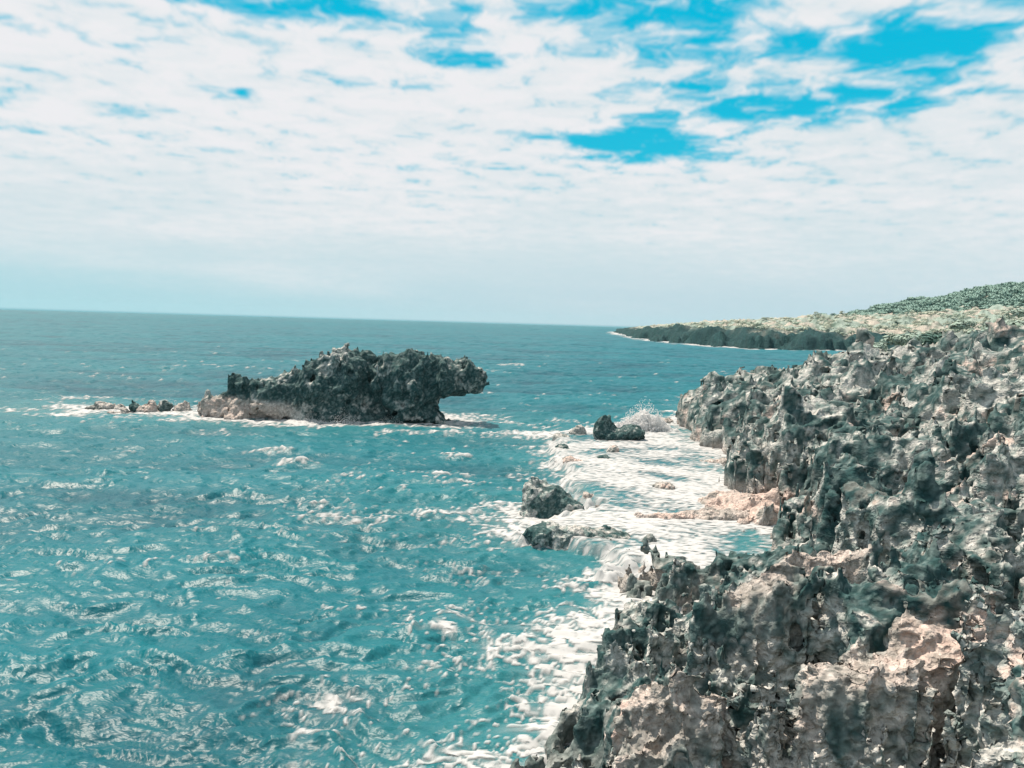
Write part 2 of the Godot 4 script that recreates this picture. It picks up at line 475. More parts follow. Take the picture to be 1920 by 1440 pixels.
func build_sea() -> void:
	var th := PackedFloat32Array()
	var a := -180.0
	while a < 180.0:
		th.append(deg_to_rad(a))
		if a < -56.0: a = minf(a + 4.0, -56.0) if a < -56.0 else a
		elif a < -40.0: a += 0.8
		elif a < 32.0: a += 0.21
		elif a < 48.0: a += 0.8
		else: a += 4.0
	var rr := PackedFloat32Array()
	var r := 5.0
	while r < 5200.0:
		rr.append(r)
		r *= 1.0054 if r < 260.0 else (1.009 if r < 1200.0 else 1.05)
	var nt := th.size()
	var nr := rr.size()
	var v := PackedVector3Array(); v.resize(nt * nr)
	var col := PackedColorArray(); col.resize(nt * nr)
	var uv := PackedVector2Array(); uv.resize(nt * nr)
	var fo := PackedFloat32Array(); fo.resize(nt * nr)
	var keep := PackedByteArray(); keep.resize(nt * nr)
	for i in nt:
		var sn := sin(th[i])
		var cs := -cos(th[i])
		for j in nr:
			var q := i * nr + j
			var rad := rr[j]
			var x := sn * rad
			var z := cs * rad
			var d := 50.0
			var land := -50.0
			var lift := 0.0
			var onshelf := 0.0
			if rad < 160.0 and z < 8.0:
				d = look(g_reef, x, z)
				land = look(g_coast, x, z)
				if x > -3.0 and x < 16.0 and z < -16.0 and z > -60.0:
					var sh := look(g_shelf, x, z) + (n_fbm.get_noise_2d(x * 0.7, z * 0.7 + 9.0) + n_fbm.get_noise_2d(x * 0.3, z * 0.3 + 70.0)) * 0.75
					onshelf = smooth(-0.55, 0.15, sh)
					lift = SHELF_Y * onshelf
			elif x > 60.0: land = look(g_land, x, z)
			keep[q] = 1 if land < 2.5 else 0
			if keep[q] == 0: continue
			var h := sea_height(x, z, rad, d) * (1.0 - 0.86 * onshelf)
			var white := 0.0
			if rad < 140.0:
				for e in crests:
					var ex: float = (x - e[0] + (z - e[1]) * 0.4) / e[2]
					if absf(ex) > 2.2: continue
					var ez: float = (z - e[1] + 0.25 * n_warp.get_noise_2d(x, z)) / e[3]
					if absf(ez) > 2.5: continue
					var k := exp(-ex * ex - ez * ez)
					h += k * e[4] * 0.7
					white = maxf(white, exp(-ex * ex - (ez - 0.4) * (ez - 0.4) * 1.3) * e[5] * 0.72)
			v[q] = Vector3(x, h + lift, z)
			uv[q] = Vector2(x / 7.7, z / 3.1)
			# colour of the water body, paler where air is beaten into it
			var m := n_fbm.get_noise_2d(x * 0.05, z * 0.09) * 0.6 + n_fbm.get_noise_2d(x * 0.008, z * 0.016) * 0.6
			var near := exp(-maxf(d, 0.0) / 3.5)
			var c := Color(0.0, 0.088, 0.116).lerp(Color(0.0, 0.053, 0.078), smooth(-0.2, 0.3, m))
			c = c.lerp(Color(0.0, 0.12, 0.15), clampf(h * 2.2, 0.0, 0.6))
			col[q] = c.lerp(Color(0.03, 0.155, 0.17), near * 0.75)
			# foam
			if rad >= 190.0 and rad < 900.0 and land > -14.0:
				fo[q] = smooth(-9.0, -2.0, land + n_fbm.get_noise_2d(x * 0.06, z * 0.06) * 9.0) * 0.9
			if rad < 190.0:
				var patch := n_low.get_noise_2d(x * 0.20 + 4.0, z * 0.26)
				var dens := 0.62 * exp(-maxf(d - 0.2, 0.0) / 0.7) + 0.50 * exp(-maxf(d, 0.0) / 4.2) + patch * 0.5 * exp(-maxf(d, 0.0) / 9.0)
				dens += onshelf * 0.28 + clampf(lift / SHELF_Y * (1.0 - onshelf) * 4.0, 0.0, 1.0) * (0.22 + 0.5 * n_fbm.get_noise_2d(x * 1.5, z * 1.5))
				dens += white
				dens += clampf((h - 0.24) * 2.6, 0.0, 0.4) + patch * 0.10 - 0.15
				var wx := n_warp.get_noise_2d(x * 0.6, z * 0.6)
				var wz := n_warp.get_noise_2d(x * 0.6 + 50.0, z * 0.6)
				var lx := x * 0.62 + wx * 1.1
				var lz := z * 1.1 + wz * 1.1
				var lace := 1.0 - 2.5 * (n_lace.get_noise_2d(lx, lz) + 1.0)
				lace = maxf(lace, 0.86 - 2.6 * (n_lace.get_noise_2d(lx * 2.6 + 7.0, lz * 2.6) + 1.0)) + n_fbm.get_noise_2d(x * 2.6, z * 4.0) * 0.28
				fo[q] = smooth(1.0 - dens, 1.3 - dens, lace) * 0.95 if dens > 0.02 else 0.0
				fo[q] = maxf(fo[q], 0.30 * smooth(0.2, 0.6, dens) * smooth(-0.25, 0.3, n_fbm.get_noise_2d(x * 0.7 + wx, z * 1.2)))
				if onshelf > 0.0:
					var run := n_fbm.get_noise_2d(x * 0.8 + wx * 2.0, z * 2.6 + wz * 2.0) + 0.5 * n_fbm.get_noise_2d(x * 2.0, z * 7.0)
					fo[q] = lerpf(fo[q], smooth(-0.6, 0.25, run * 0.9 + patch * 0.9 + 0.05) * 0.94, onshelf)
				if rad > 70.0: fo[q] *= 1.0 - smooth(90.0, 190.0, rad) * 0.6
	print("sea points ", nt, "x", nr, " ", Time.get_ticks_msec())
	var idx := PackedInt32Array()
	for i in nt:
		var ii := (i + 1) % nt
		for j in nr - 1:
			var p := i * nr + j
			var q := ii * nr + j
			if keep[p] & keep[q] & keep[p + 1] & keep[q + 1]:
				idx.append_array(PackedInt32Array([p, p + 1, q + 1, p, q + 1, q]))
	var n := normals(v, idx)
	put("sea", solid(v, n, idx, col, uv), M.sea, "choppy teal sea reaching to the horizon", "", "", "structure")
	# foam: the cells of the sea that carry it, a finger's breadth higher
	var fv := PackedVector3Array(); var fn := PackedVector3Array(); var fc := PackedColorArray(); var fuv := PackedVector2Array()
	var fidx := PackedInt32Array()
	var at := {}
	for t in range(0, idx.size(), 3):
		if maxf(fo[idx[t]], maxf(fo[idx[t + 1]], fo[idx[t + 2]])) < 0.03: continue
		for k in 3:
			var q := idx[t + k]
			var id: int = at.get(q, -1)
			if id < 0:
				id = fv.size(); at[q] = id
				fv.append(v[q] + Vector3(0, 0.012 + 0.03 * fo[q], 0)); fn.append(n[q]); fc.append(Color(0.41, 0.43, 0.436, fo[q])); fuv.append(uv[q])
			fidx.append(id)
	put("sea_foam", solid(fv, fn, fidx, fc, fuv), M.foam, "white lacy sea foam spread along the rocks and over the shelf", "foam", "", "stuff")
	print("sea done ", idx.size() / 3, " foam ", fidx.size() / 3, " ", Time.get_ticks_msec())

# ------------------------------------------------------------------ far land
func far_height(x: float, z: float, s: float) -> float:
	var sj := s + n_fbm.get_noise_2d(x * 0.03, z * 0.03) * 14.0 + n_fbm.get_noise_2d(x * 0.12, z * 0.12) * 5.0
	var rug := n_fbm.get_noise_2d(x * 0.045 + 60.0, z * 0.045)
	var h := -2.0 + (7.2 + rug * 4.5 - 3.0 * smooth(-420.0, -700.0, z) * (1.0 - smooth(10.0, 60.0, s))) * smooth(-3.0, 9.0 + rug * 8.0, sj)
	h += 0.072 * clampf(s - 14.0, 0.0, 260.0) + 0.02 * maxf(0.0, s - 274.0)
	h += n_fbm.get_noise_2d(x * 0.012 + 7.0, z * 0.012) * 5.0 * smooth(20.0, 120.0, s) + n_ridge.get_noise_2d(x * 0.09, z * 0.09) * 1.6 * smooth(-1.0, 6.0, sj)
	var e := Vector2((x - 505.0) / 62.0, (z + 815.0) / 200.0)
	var e2 := Vector2((x - 640.0) / 110.0, (z + 830.0) / 240.0)
	var e3 := Vector2((x - 432.0) / 36.0, (z + 840.0) / 150.0)
	h += 26.0 * exp(-e.length_squared() * 1.2) + 19.0 * exp(-e2.length_squared()) + 9.0 * exp(-e3.length_squared())
	return h

func build_far_land() -> void:
	var v := PackedVector3Array(); var col := PackedColorArray(); var idx := PackedInt32Array()
	var da := 0.0023
	var ni := int(deg_to_rad(41.0) / da)
	var rr := PackedFloat32Array()
	var r := 150.0
	while r < 1700.0:
		rr.append(r); r *= 1.008
	var nr := rr.size()
	for i in ni:
		var th := deg_to_rad(5.0) + i * da
		for j in nr:
			var x := sin(th) * rr[j]
			var z := -cos(th) * rr[j]
			var s := look(g_land, x, z)
			var h := far_height(x, z, s) - 1.5 * (1.0 - smooth(160.0, 220.0, rr[j]))
			v.append(Vector3(x, h, z))
			var g := n_fbm.get_noise_2d(x * 0.06, z * 0.06)
			var top := Color(0.36, 0.46, 0.41).lerp(Color(0.53, 0.50, 0.44), smooth(-0.15, 0.25, n_low.get_noise_2d(x * 0.02, z * 0.02) + g * 0.5))
			top = top.lerp(Color(0.10, 0.16, 0.13), smooth(0.12, 0.4, n_fbm.get_noise_2d(x * 0.14 + 90.0, z * 0.14)))
			var wooded := smooth(0.5, 0.8, exp(-Vector2((x - 640.0) / 270.0, (z + 850.0) / 220.0).length_squared()))
			top = top.lerp(Color(0.19, 0.32, 0.285), wooded)
			col.append(Color(0.022, 0.072, 0.078).lerp(top, smooth(14.0, 40.0, s + g * 20.0)) * (1.0 + 0.4 * n_fbm.get_noise_2d(x * 0.5, z * 0.5)))
	for i in ni - 1:
		for j in nr - 1:
			var p := i * nr + j
			if maxf(maxf(v[p].y, v[p + nr].y), maxf(v[p + 1].y, v[p + nr + 1].y)) < -1.0: continue
			idx.append_array(PackedInt32Array([p, p + 1, p + nr + 1, p, p + nr + 1, p + nr]))
	put("headland", solid(v, normals(v, idx), idx, col), M.earth, "distant low headland with dark sea cliff and scrubby slope rising to a hill", "", "", "structure")

func bush_mesh(rng: RandomNumberGenerator, leaves: int, leaf: float) -> ArrayMesh:
	var v := PackedVector3Array(); var n := PackedVector3Array(); var idx := PackedInt32Array(); var col := PackedColorArray()
	var lobes := []
	for i in 6:
		var a := rng.randf() * TAU
		lobes.append([Vector3(cos(a) * 0.5, 0.32 + rng.randf() * 0.3, sin(a) * 0.5) if i else Vector3(0, 0.55, 0), 0.30 + rng.randf() * 0.22])
	for i in leaves:
		var l: Array = lobes[rng.randi() % 6]
		var d := Vector3(rng.randfn(), rng.randfn(), rng.randfn()).normalized()
		if d.y < -0.4: d.y = -d.y
		var c: Vector3 = l[0] + d * l[1] * sqrt(rng.randf_range(0.45, 1.0))
		c.y = maxf(c.y, 0.02)
		var t := d.cross(Vector3(rng.randfn(), rng.randfn(), rng.randfn())).normalized()
		var b := (d + Vector3(rng.randfn(), rng.randfn(), rng.randfn()) * 0.5).normalized().cross(t).normalized()
		var s := leaf * rng.randf_range(0.6, 1.3)
		var q := v.size()
		v.append(c - t * s); v.append(c + b * s * 0.6); v.append(c + t * s); v.append(c - b * s * 0.6)
		var k := rng.randf_range(0.7, 1.25)
		for e in 4:
			n.append(d); col.append(Color(k, k * rng.randf_range(0.95, 1.05), k * 0.95))
		idx.append_array(PackedInt32Array([q, q + 1, q + 2, q, q + 2, q + 3]))
	return solid(v, n, idx, col)

func build_scrub() -> void:
	var rng := RandomNumberGenerator.new()
	rng.seed = 77
	var meshes := []
	for i in 3: meshes.append(bush_mesh(rng, 110, 0.16))
	# the hillside wood and the scrub of the headland: nobody could count them
	for part in 2:
		var places := []
		var tries := 0
		while places.size() < (8000 if part == 0 else 3000) and tries < 90000:
			tries += 1
			var th := deg_to_rad(rng.randf_range(9.0, 42.0) if part == 1 else rng.randf_range(20.0, 44.0))
			var r := rng.randf_range(600.0, 1000.0) if part == 0 else 165.0 + 520.0 * pow(rng.randf(), 0.8)
			var x := sin(th) * r
			var z := -cos(th) * r
			var s := look(g_land, x, z)
			if s < 16.0: continue
			var wooded := exp(-Vector2((x - 640.0) / 270.0, (z + 850.0) / 220.0).length_squared())
			var cl := n_fbm.get_noise_2d(x * 0.05 + 33.0, z * 0.05)
			if part == 0 and wooded < 0.42 + cl * 0.3: continue
			if part == 1 and (wooded > 0.5 or cl < -0.04): continue
			places.append([x, z, s, r])
		var mm := MultiMesh.new()
		mm.transform_format = MultiMesh.TRANSFORM_3D; mm.use_colors = true; mm.mesh = meshes[part]; mm.instance_count = places.size()
		for i in places.size():
			var p: Array = places[i]
			var size := rng.randf_range(3.0, 6.5) if part == 0 else rng.randf_range(1.0, 2.6)
			var y := far_height(p[0], p[1], p[2]) - 1.5 * (1.0 - smooth(160.0, 220.0, p[3]))
			mm.set_instance_transform(i, Transform3D(Basis(Vector3.UP, rng.randf() * TAU).scaled(Vector3(size, size * rng.randf_range(0.6, 1.0), size)), Vector3(p[0], y - size * 0.12, p[1])))
			var g := rng.randf()
			mm.set_instance_color(i, Color(0.17, 0.30, 0.27).lerp(Color(0.22, 0.35, 0.31), g) if part == 0 else Color(0.30, 0.40, 0.34).lerp(Color(0.56, 0.58, 0.50), g))
		var o := MultiMeshInstance3D.new()
		o.name = "hillside_wood" if part == 0 else "headland_scrub"
		o.multimesh = mm; o.material_override = M.leaf
		add_child(o, true)
		tag(o, "dense green wood covering the distant hill" if part == 0 else "pale low scrub scattered over the slope of the headland", "wood" if part == 0 else "scrub", "", "stuff")

# ------------------------------------------------------------------ spray
func splash(label: String, at: Vector3, size: Vector3, count: int, sd: int, lumps: Array) -> void:
	var rng := RandomNumberGenerator.new()
	rng.seed = sd
	var o := Node3D.new()
	o.name = numbered("wave_splash"); o.position = at
	add_child(o, true)
	tag(o, label, "splash", "bursts of white spray where waves hit the rocks")
	var st := SurfaceTool.new()
	st.begin(Mesh.PRIMITIVE_TRIANGLES)
	var ball := SphereMesh.new()
	ball.radial_segments = 6; ball.rings = 3; ball.radius = 1.0; ball.height = 2.0
	for i in count:
		var a := rng.randf() * TAU
		var q := sqrt(rng.randf())
		var up := rng.randf()
		var p := Vector3(cos(a) * q * size.x * (1.0 - up * 0.5), up * up * size.y * (1.15 - q * 0.6), sin(a) * q * size.z)
		var s := lerpf(0.065, 0.014, sqrt(up)) * rng.randf_range(0.5, 1.4) * size.y * 0.6
		st.append_from(ball, 0, Transform3D(Basis().scaled(Vector3(s, s * rng.randf_range(0.8, 1.6), s)), p))
	var d := MeshInstance3D.new()
	d.name = "droplets"; d.mesh = st.commit(); d.material_override = M.spray
	d.set_meta("kind", "stuff")
	o.add_child(d, true)
	if lumps.size():
		var w := MeshInstance3D.new()
		w.name = "white_water"; w.mesh = rock_mesh(lumps, 0.09, sd * 1.7, 0.2, 0.5, 0.0, Vector3.ZERO, 0.1); w.material_override = M.spray
		o.add_child(w, true)

# ------------------------------------------------------------------ textures
func texture(n: FastNoiseLite, side: int, lo: float, hi: float, normal := 0.0) -> Texture2D:
	var im := n.get_seamless_image(side, side, false, false, 0.12, true)
	im.convert(Image.FORMAT_RGBA8)
	if normal > 0.0:
		im.bump_map_to_normal_map(normal)
	else:
		var b := im.get_data()
		for i in range(0, b.size(), 4):
			var k := int(lerpf(lo, hi, b[i] / 255.0) * 255.0)
			b[i] = k; b[i + 1] = k; b[i + 2] = k; b[i + 3] = 255
		im = Image.create_from_data(side, side, false, Image.FORMAT_RGBA8, b)
	return ImageTexture.create_from_image(im)

func materials() -> void:
	var grain := FastNoiseLite.new()
	noise(grain, FastNoiseLite.TYPE_SIMPLEX_SMOOTH, FastNoiseLite.FRACTAL_RIDGED, 6, 5)
	grain.frequency = 0.009
	var im := grain.get_seamless_image(1024, 1024, false, false, 0.12, true)
	im.convert(Image.FORMAT_RGBA8)
	var b := im.get_data()
	var sum := PackedFloat32Array()
	sum.resize(b.size() / 4)
	for i in sum.size(): sum[i] = b[i * 4] * 0.36
	for pass_no in 3:
		var pits := FastNoiseLite.new()
		noise(pits, FastNoiseLite.TYPE_CELLULAR, FastNoiseLite.FRACTAL_NONE, 1, 31 + pass_no)
		pits.cellular_distance_function = FastNoiseLite.DISTANCE_EUCLIDEAN_SQUARED
		pits.cellular_return_type = FastNoiseLite.RETURN_DISTANCE
		pits.frequency = [0.010, 0.024, 0.055][pass_no]
		var pim := pits.get_seamless_image(1024, 1024, false, false, 0.12, true)
		pim.convert(Image.FORMAT_RGBA8)
		var pb := pim.get_data()
		var share: float = [0.26, 0.21, 0.17][pass_no]
		for i in sum.size(): sum[i] += pb[i * 4] * share
	for i in sum.size():
		var k := mini(255, int(sum[i]))
		b[i * 4] = k; b[i * 4 + 1] = k; b[i * 4 + 2] = k
	var t_rock := ImageTexture.create_from_image(Image.create_from_data(1024, 1024, false, Image.FORMAT_RGBA8, b))
	noise(grain, FastNoiseLite.TYPE_SIMPLEX_SMOOTH, FastNoiseLite.FRACTAL_FBM, 5, 6)
	grain.frequency = 0.02
	var t_mottle := texture(grain, 1024, 0.66, 1.0)
	noise(grain, FastNoiseLite.TYPE_SIMPLEX_SMOOTH, FastNoiseLite.FRACTAL_RIDGED, 4, 8)
	grain.frequency = 0.0065
	var t_ripple := texture(grain, 1024, 0, 0, 7.0)
	for key in ["rock", "rock_film", "earth", "leaf", "leaf_dark", "leaf_pale", "sea", "foam", "spray"]:
		var m := StandardMaterial3D.new()
		m.vertex_color_use_as_albedo = true
		m.resource_name = key
		M[key] = m
	for key in ["rock", "rock_film", "earth"]:
		var m: StandardMaterial3D = M[key]
		m.roughness = 0.92
		m.metallic_specular = 0.3
		m.albedo_texture = t_mottle
		m.uv1_triplanar = true; m.uv1_world_triplanar = true
		m.uv1_scale = Vector3.ONE * (0.07 if key == "earth" else 0.36)
		m.heightmap_enabled = true
		m.heightmap_texture = t_rock
		m.heightmap_scale = {"rock": 24.0, "rock_film": 8.0, "earth": 100.0}[key]
	for key in ["leaf", "leaf_dark", "leaf_pale"]:
		M[key].roughness = 0.8
		M[key].backlight_enabled = true; M[key].backlight = Color(0.25, 0.25, 0.25)
		M[key].cull_mode = BaseMaterial3D.CULL_DISABLED
	M.leaf_dark.albedo_color = Color(0.035, 0.10, 0.085).linear_to_srgb()
	M.leaf_pale.albedo_color = Color(0.22, 0.31, 0.27).linear_to_srgb()
	M.sea.roughness = 0.42
	M.sea.metallic_specular = 0.31
	M.sea.normal_enabled = true; M.sea.normal_texture = t_ripple; M.sea.normal_scale = 1.0
	M.foam.roughness = 0.9
	noise(grain, FastNoiseLite.TYPE_CELLULAR, FastNoiseLite.FRACTAL_FBM, 3, 12)
	grain.cellular_return_type = FastNoiseLite.RETURN_DISTANCE2_SUB
	grain.frequency = 0.014
	grain.domain_warp_enabled = true; grain.domain_warp_amplitude = 30.0; grain.domain_warp_frequency = 0.02
	var fim := grain.get_seamless_image(1024, 1024, false, false, 0.12, true)
	fim.convert(Image.FORMAT_RGBA8)
	var fb := fim.get_data()
	for i in range(0, fb.size(), 4):
		var hole := smooth(0.75, 0.25, fb[i] / 255.0)
		fb[i] = 255; fb[i + 1] = 255; fb[i + 2] = 255; fb[i + 3] = int(255.0 * lerpf(0.22, 1.0, hole))
	M.foam.albedo_texture = ImageTexture.create_from_image(Image.create_from_data(1024, 1024, false, Image.FORMAT_RGBA8, fb))
	M.foam.transparency = BaseMaterial3D.TRANSPARENCY_ALPHA
	M.spray.roughness = 0.9
	M.spray.vertex_color_use_as_albedo = false
	M.spray.albedo_color = Color(0.58, 0.60, 0.61).linear_to_srgb()
	M.spray.backlight_enabled = true; M.spray.backlight = Color(1.0, 1.0, 1.0)

# ------------------------------------------------------------------ sky
# holes in the cloud deck: azimuth, elevation, half widths (degrees), strength
var gaps := [[8.0, 21.5, 11.0, 2.6, 0.55], [8.5, 12.7, 5.5, 1.15, 1.0], [19.0, 14.9, 9.0, 1.2, 0.85], [26.5, 17.6, 5.0, 1.6, 0.85], [31.5, 23.0, 3.5, 3.0, 1.1], [16.0, 18.8, 8.0, 1.6, 0.5],
	[-13.5, 22.3, 4.0, 1.8, 0.75], [-22.5, 21.0, 3.5, 1.2, 0.6], [-17.5, 19.4, 4.0, 0.9, 0.45], [-3.5, 18.0, 4.0, 0.9, 0.45], [22.0, 23.5, 9.0, 2.0, 0.55], [-10.0, 20.5, 9.0, 2.2, 0.28], [-19.0, 14.6, 0.6, 0.35, 0.6], [12.0, 16.4, 6.0, 0.8, 0.45]]

func sky_picture() -> Image:
	var w := 3072
	var h := 1536
	var base := FastNoiseLite.new(); noise(base, FastNoiseLite.TYPE_SIMPLEX_SMOOTH, FastNoiseLite.FRACTAL_FBM, 4, 21)
	var fine := FastNoiseLite.new(); noise(fine, FastNoiseLite.TYPE_SIMPLEX_SMOOTH, FastNoiseLite.FRACTAL_FBM, 6, 22)
	var rows := []
	rows.resize(h)
	var low := PackedByteArray(); low.resize(w * 4)
	for i in w:
		low[i * 4] = 120; low[i * 4 + 1] = 175; low[i * 4 + 2] = 185; low[i * 4 + 3] = 255
	var work := func(y: int):
		if y >= h / 2 + 2:
			rows[y] = low
			return
		var b := PackedByteArray(); b.resize(w * 4)
		var el := maxf(0.0, (0.5 - (y + 0.5) / h) * PI)
		var up := sin(el)
		var eld := rad_to_deg(el)
		var dist := cos(el) / (up + 0.045)
		var hor := smooth(12.0, 0.0, eld)
		var wide := smooth(30.0, 60.0, eld)
		for x in w:
			var az := wrapf((x + 0.5) / w * TAU, -PI, PI)
			var azd := rad_to_deg(az)
			var u := sin(az) * dist
			var v := -cos(az) * dist
			var big := base.get_noise_2d(u * 0.55 + 11.0, v * 0.8)
			var wu := u + 0.12 * base.get_noise_2d(u * 3.0, v * 3.0 + 40.0)
			var mott := fine.get_noise_2d(wu * 3.6, v * 3.4)
			var streak := fine.get_noise_3d(sin(az) * 2.4, cos(az) * 2.4, eld * 0.32)
			var gap := 0.0
			if absf(azd) < 48.0:
				for g in gaps:
					var e: float = (azd - g[0]) * (azd - g[0]) / (g[2] * g[2]) + (eld - g[1]) * (eld - g[1]) / (g[3] * g[3])
					if e < 5.0: gap += g[4] * exp(-e)
			# elsewhere the deck breaks up the same way
			gap += smooth(0.15, 0.5, big) * 0.6 * maxf(smooth(26.0, 34.0, eld), smooth(38.0, 48.0, absf(azd)) * smooth(9.0, 14.0, eld))
			mott += 0.30 * fine.get_noise_2d(wu * 19.0, v * 13.0 + 7.0)
			var cover := 0.74 - gap * 1.5 + mott * 1.0 + big * 0.2
			cover += hor * 0.7
			var c := smooth(-0.42, 0.62, cover)
			# blue behind
			var t := pow(1.0 - up, 7.0)
			var r := lerpf(0.0, 0.40, t * t)
			var g2 := lerpf(0.49, 0.70, t)
			var bl := lerpf(0.73, 0.79, t)
			# cloud, brighter where thick and towards the sun, grey teal underneath and low down
			var lit := clampf(0.62 + mott * 0.55 + smooth(60.0, 0.0, absf(azd + 30.0)) * 0.22 + streak * 0.3 - hor * 0.12, 0.0, 1.0)
			var cr := lerpf(0.60, 0.86, lit)
			var cg := lerpf(0.74, 0.865, lit)
			var cb := lerpf(0.79, 0.885, lit)
			r = lerpf(r, cr, c); g2 = lerpf(g2, cg, c); bl = lerpf(bl, cb, c)
			# veil of haze above the sea, bluer to the left
			var hz := smooth(10.5, 0.5, eld + streak * 4.0) * 0.85
			r = lerpf(r, lerpf(lerpf(0.42, 0.53, smooth(-34.0, 10.0, azd)), 0.63, smooth(1.0, 6.0, eld)), hz)
			g2 = lerpf(g2, lerpf(0.70, 0.76, smooth(1.0, 6.0, eld)), hz); bl = lerpf(bl, lerpf(0.77, 0.805, smooth(1.0, 6.0, eld)), hz)
			var q := x * 4
			b[q] = int(255.0 * pow(r, 0.4545)); b[q + 1] = int(255.0 * pow(g2, 0.4545)); b[q + 2] = int(255.0 * pow(bl, 0.4545)); b[q + 3] = 255
		rows[y] = b
	var task := WorkerThreadPool.add_group_task(work, h)
	WorkerThreadPool.wait_for_group_task_completion(task)
	var data := PackedByteArray()
	for y in h: data.append_array(rows[y])
	return Image.create_from_data(w, h, false, Image.FORMAT_RGBA8, data)

# ------------------------------------------------------------------
func _ready() -> void:
	var cam := Camera3D.new()
	cam.name = "camera"
	cam.fov = 52.0; cam.near = 0.1; cam.far = 12000.0
	cam.position = Vector3(0, EYE, 0)
	cam.rotation_degrees = Vector3(-4.414, 0, 1.672)
	add_child(cam)
	cam.current = true
	var env := Environment.new()
	env.background_mode = Environment.BG_SKY
	env.tonemap_mode = Environment.TONE_MAPPER_LINEAR
	env.tonemap_exposure = 1.55
	env.background_energy_multiplier = 1.0 / 1.55
	env.sdfgi_enabled = true; env.ssao_enabled = true; env.ssil_enabled = true
	env.fog_enabled = true; env.fog_density = 0.000035; env.fog_light_color = Color(0.66, 0.90, 0.95)
	env.sky = Sky.new()
	var sm := PanoramaSkyMaterial.new()
	sm.panorama = ImageTexture.create_from_image(sky_picture())
	env.sky.sky_material = sm
	var we := WorldEnvironment.new()
	we.name = "environment"; we.environment = env
	add_child(we)
	var sun := DirectionalLight3D.new()
	sun.name = "sun"
	sun.light_energy = 1.6; sun.light_angular_distance = 0.5; sun.light_color = Color(1.0, 0.93, 0.86); sun.shadow_enabled = true
	sun.rotation_degrees = Vector3(-SUN_EL, 180.0 - SUN_AZ, 0)
	add_child(sun)
	print("sky ", Time.get_ticks_msec())

	noise(n_cup, FastNoiseLite.TYPE_CELLULAR, FastNoiseLite.FRACTAL_NONE, 1, 3)
	n_cup.cellular_distance_function = FastNoiseLite.DISTANCE_EUCLIDEAN_SQUARED; n_cup.cellular_return_type = FastNoiseLite.RETURN_DISTANCE
	noise(n_val, FastNoiseLite.TYPE_CELLULAR, FastNoiseLite.FRACTAL_NONE, 1, 4)
	n_val.seed = 3
	n_val.cellular_return_type = FastNoiseLite.RETURN_CELL_VALUE
	noise(n_lace, FastNoiseLite.TYPE_CELLULAR, FastNoiseLite.FRACTAL_NONE, 1, 5)
	n_lace.cellular_return_type = FastNoiseLite.RETURN_DISTANCE2_SUB
	noise(n_warp, FastNoiseLite.TYPE_SIMPLEX_SMOOTH, FastNoiseLite.FRACTAL_FBM, 2, 6)
	noise(n_fbm, FastNoiseLite.TYPE_SIMPLEX_SMOOTH, FastNoiseLite.FRACTAL_FBM, 4, 7)
	noise(n_low, FastNoiseLite.TYPE_SIMPLEX_SMOOTH, FastNoiseLite.FRACTAL_FBM, 2, 8)
	noise(n_ridge, FastNoiseLite.TYPE_SIMPLEX_SMOOTH, FastNoiseLite.FRACTAL_RIDGED, 3, 9)
	noise(n_wave, FastNoiseLite.TYPE_SIMPLEX_SMOOTH, FastNoiseLite.FRACTAL_FBM, 2, 10)
	materials()
	g_coast = grid_of(-12, -190, 130, 10, 0.5, coast)
	g_land = grid_of(40, -1720, 1250, -100, 8.0, coast)
	g_shelf = grid_of(-4, -62, 17, -15, 0.25, shelf)
	# metres of open water to the nearest rock
	g_reef = grid_of(-60, -190, 60, 10, 0.7, coast)
	var rv: PackedFloat32Array = g_reef[5]
	for j in int(g_reef[4]):
		for i in int(g_reef[3]):
			var x: float = -60.0 + i * 0.7
			var z: float = -190.0 + j * 0.7
			var d := -rv[j * int(g_reef[3]) + i]
			if x > -4.0 and x < 17.0 and z > -62.0 and z < -15.0: d = minf(d, absf(look(g_shelf, x, z)) * 1.15 + 0.2)
			for e in reefs:
				var k := Vector2((x - e[0]) / e[2], (z - e[1]) / e[3]).length()
				d = minf(d, (k - 1.0) * minf(e[2], e[3]) * 0.9)
			rv[j * int(g_reef[3]) + i] = d
	g_reef[5] = rv
	print("grids ", Time.get_ticks_msec())

	build_sea()
	build_cliff()
	build_far_land()
	build_scrub()

	# shrubs one can tell apart on the high ground behind the cliff
	var rng := RandomNumberGenerator.new()
	rng.seed = 12
	var kinds := [bush_mesh(rng, 420, 0.11), bush_mesh(rng, 420, 0.11)]
	for a in [[27.6, 96.0, 2.6, 1, "biggest dark green shrub on the clifftop"], [28.5, 99.0, 2.0, 1, "smaller dark green shrub right beside the biggest dark one"], [26.0, 90.0, 2.0, 0, "pale shrub just left of the dark green shrubs"], [24.9, 88.0, 1.7, 0, "leftmost pale shrub on the clifftop beside the rock pinnacle"],
			[29.8, 98.0, 1.7, 0, "pale shrub just right of the dark green shrubs"], [31.0, 92.0, 1.9, 0, "second pale shrub right of the dark green shrubs"], [32.0, 104.0, 2.2, 0, "broad pale shrub second from the right edge of the clifftop"], [33.0, 90.0, 1.7, 0, "rightmost pale shrub on the clifftop by the picture edge"]]:
		var th := deg_to_rad(a[0])
		var x: float = sin(th) * a[1]
		var z: float = -cos(th) * a[1]
		var o := put("shrub", kinds[a[3]], M.leaf_dark if a[3] else M.leaf_pale, a[4], "shrub", "shrubs on the clifftop")
		o.position = Vector3(x, land_height(x, z, look(g_coast, x, z)) - 0.45, z)
		o.rotation.y = rng.randf() * TAU
		o.scale = Vector3(a[2] * 1.25, a[2] * 0.8, a[2] * 1.25)

	# the stack
	var stack_at := Vector3(-11.5, 0, -54.4)
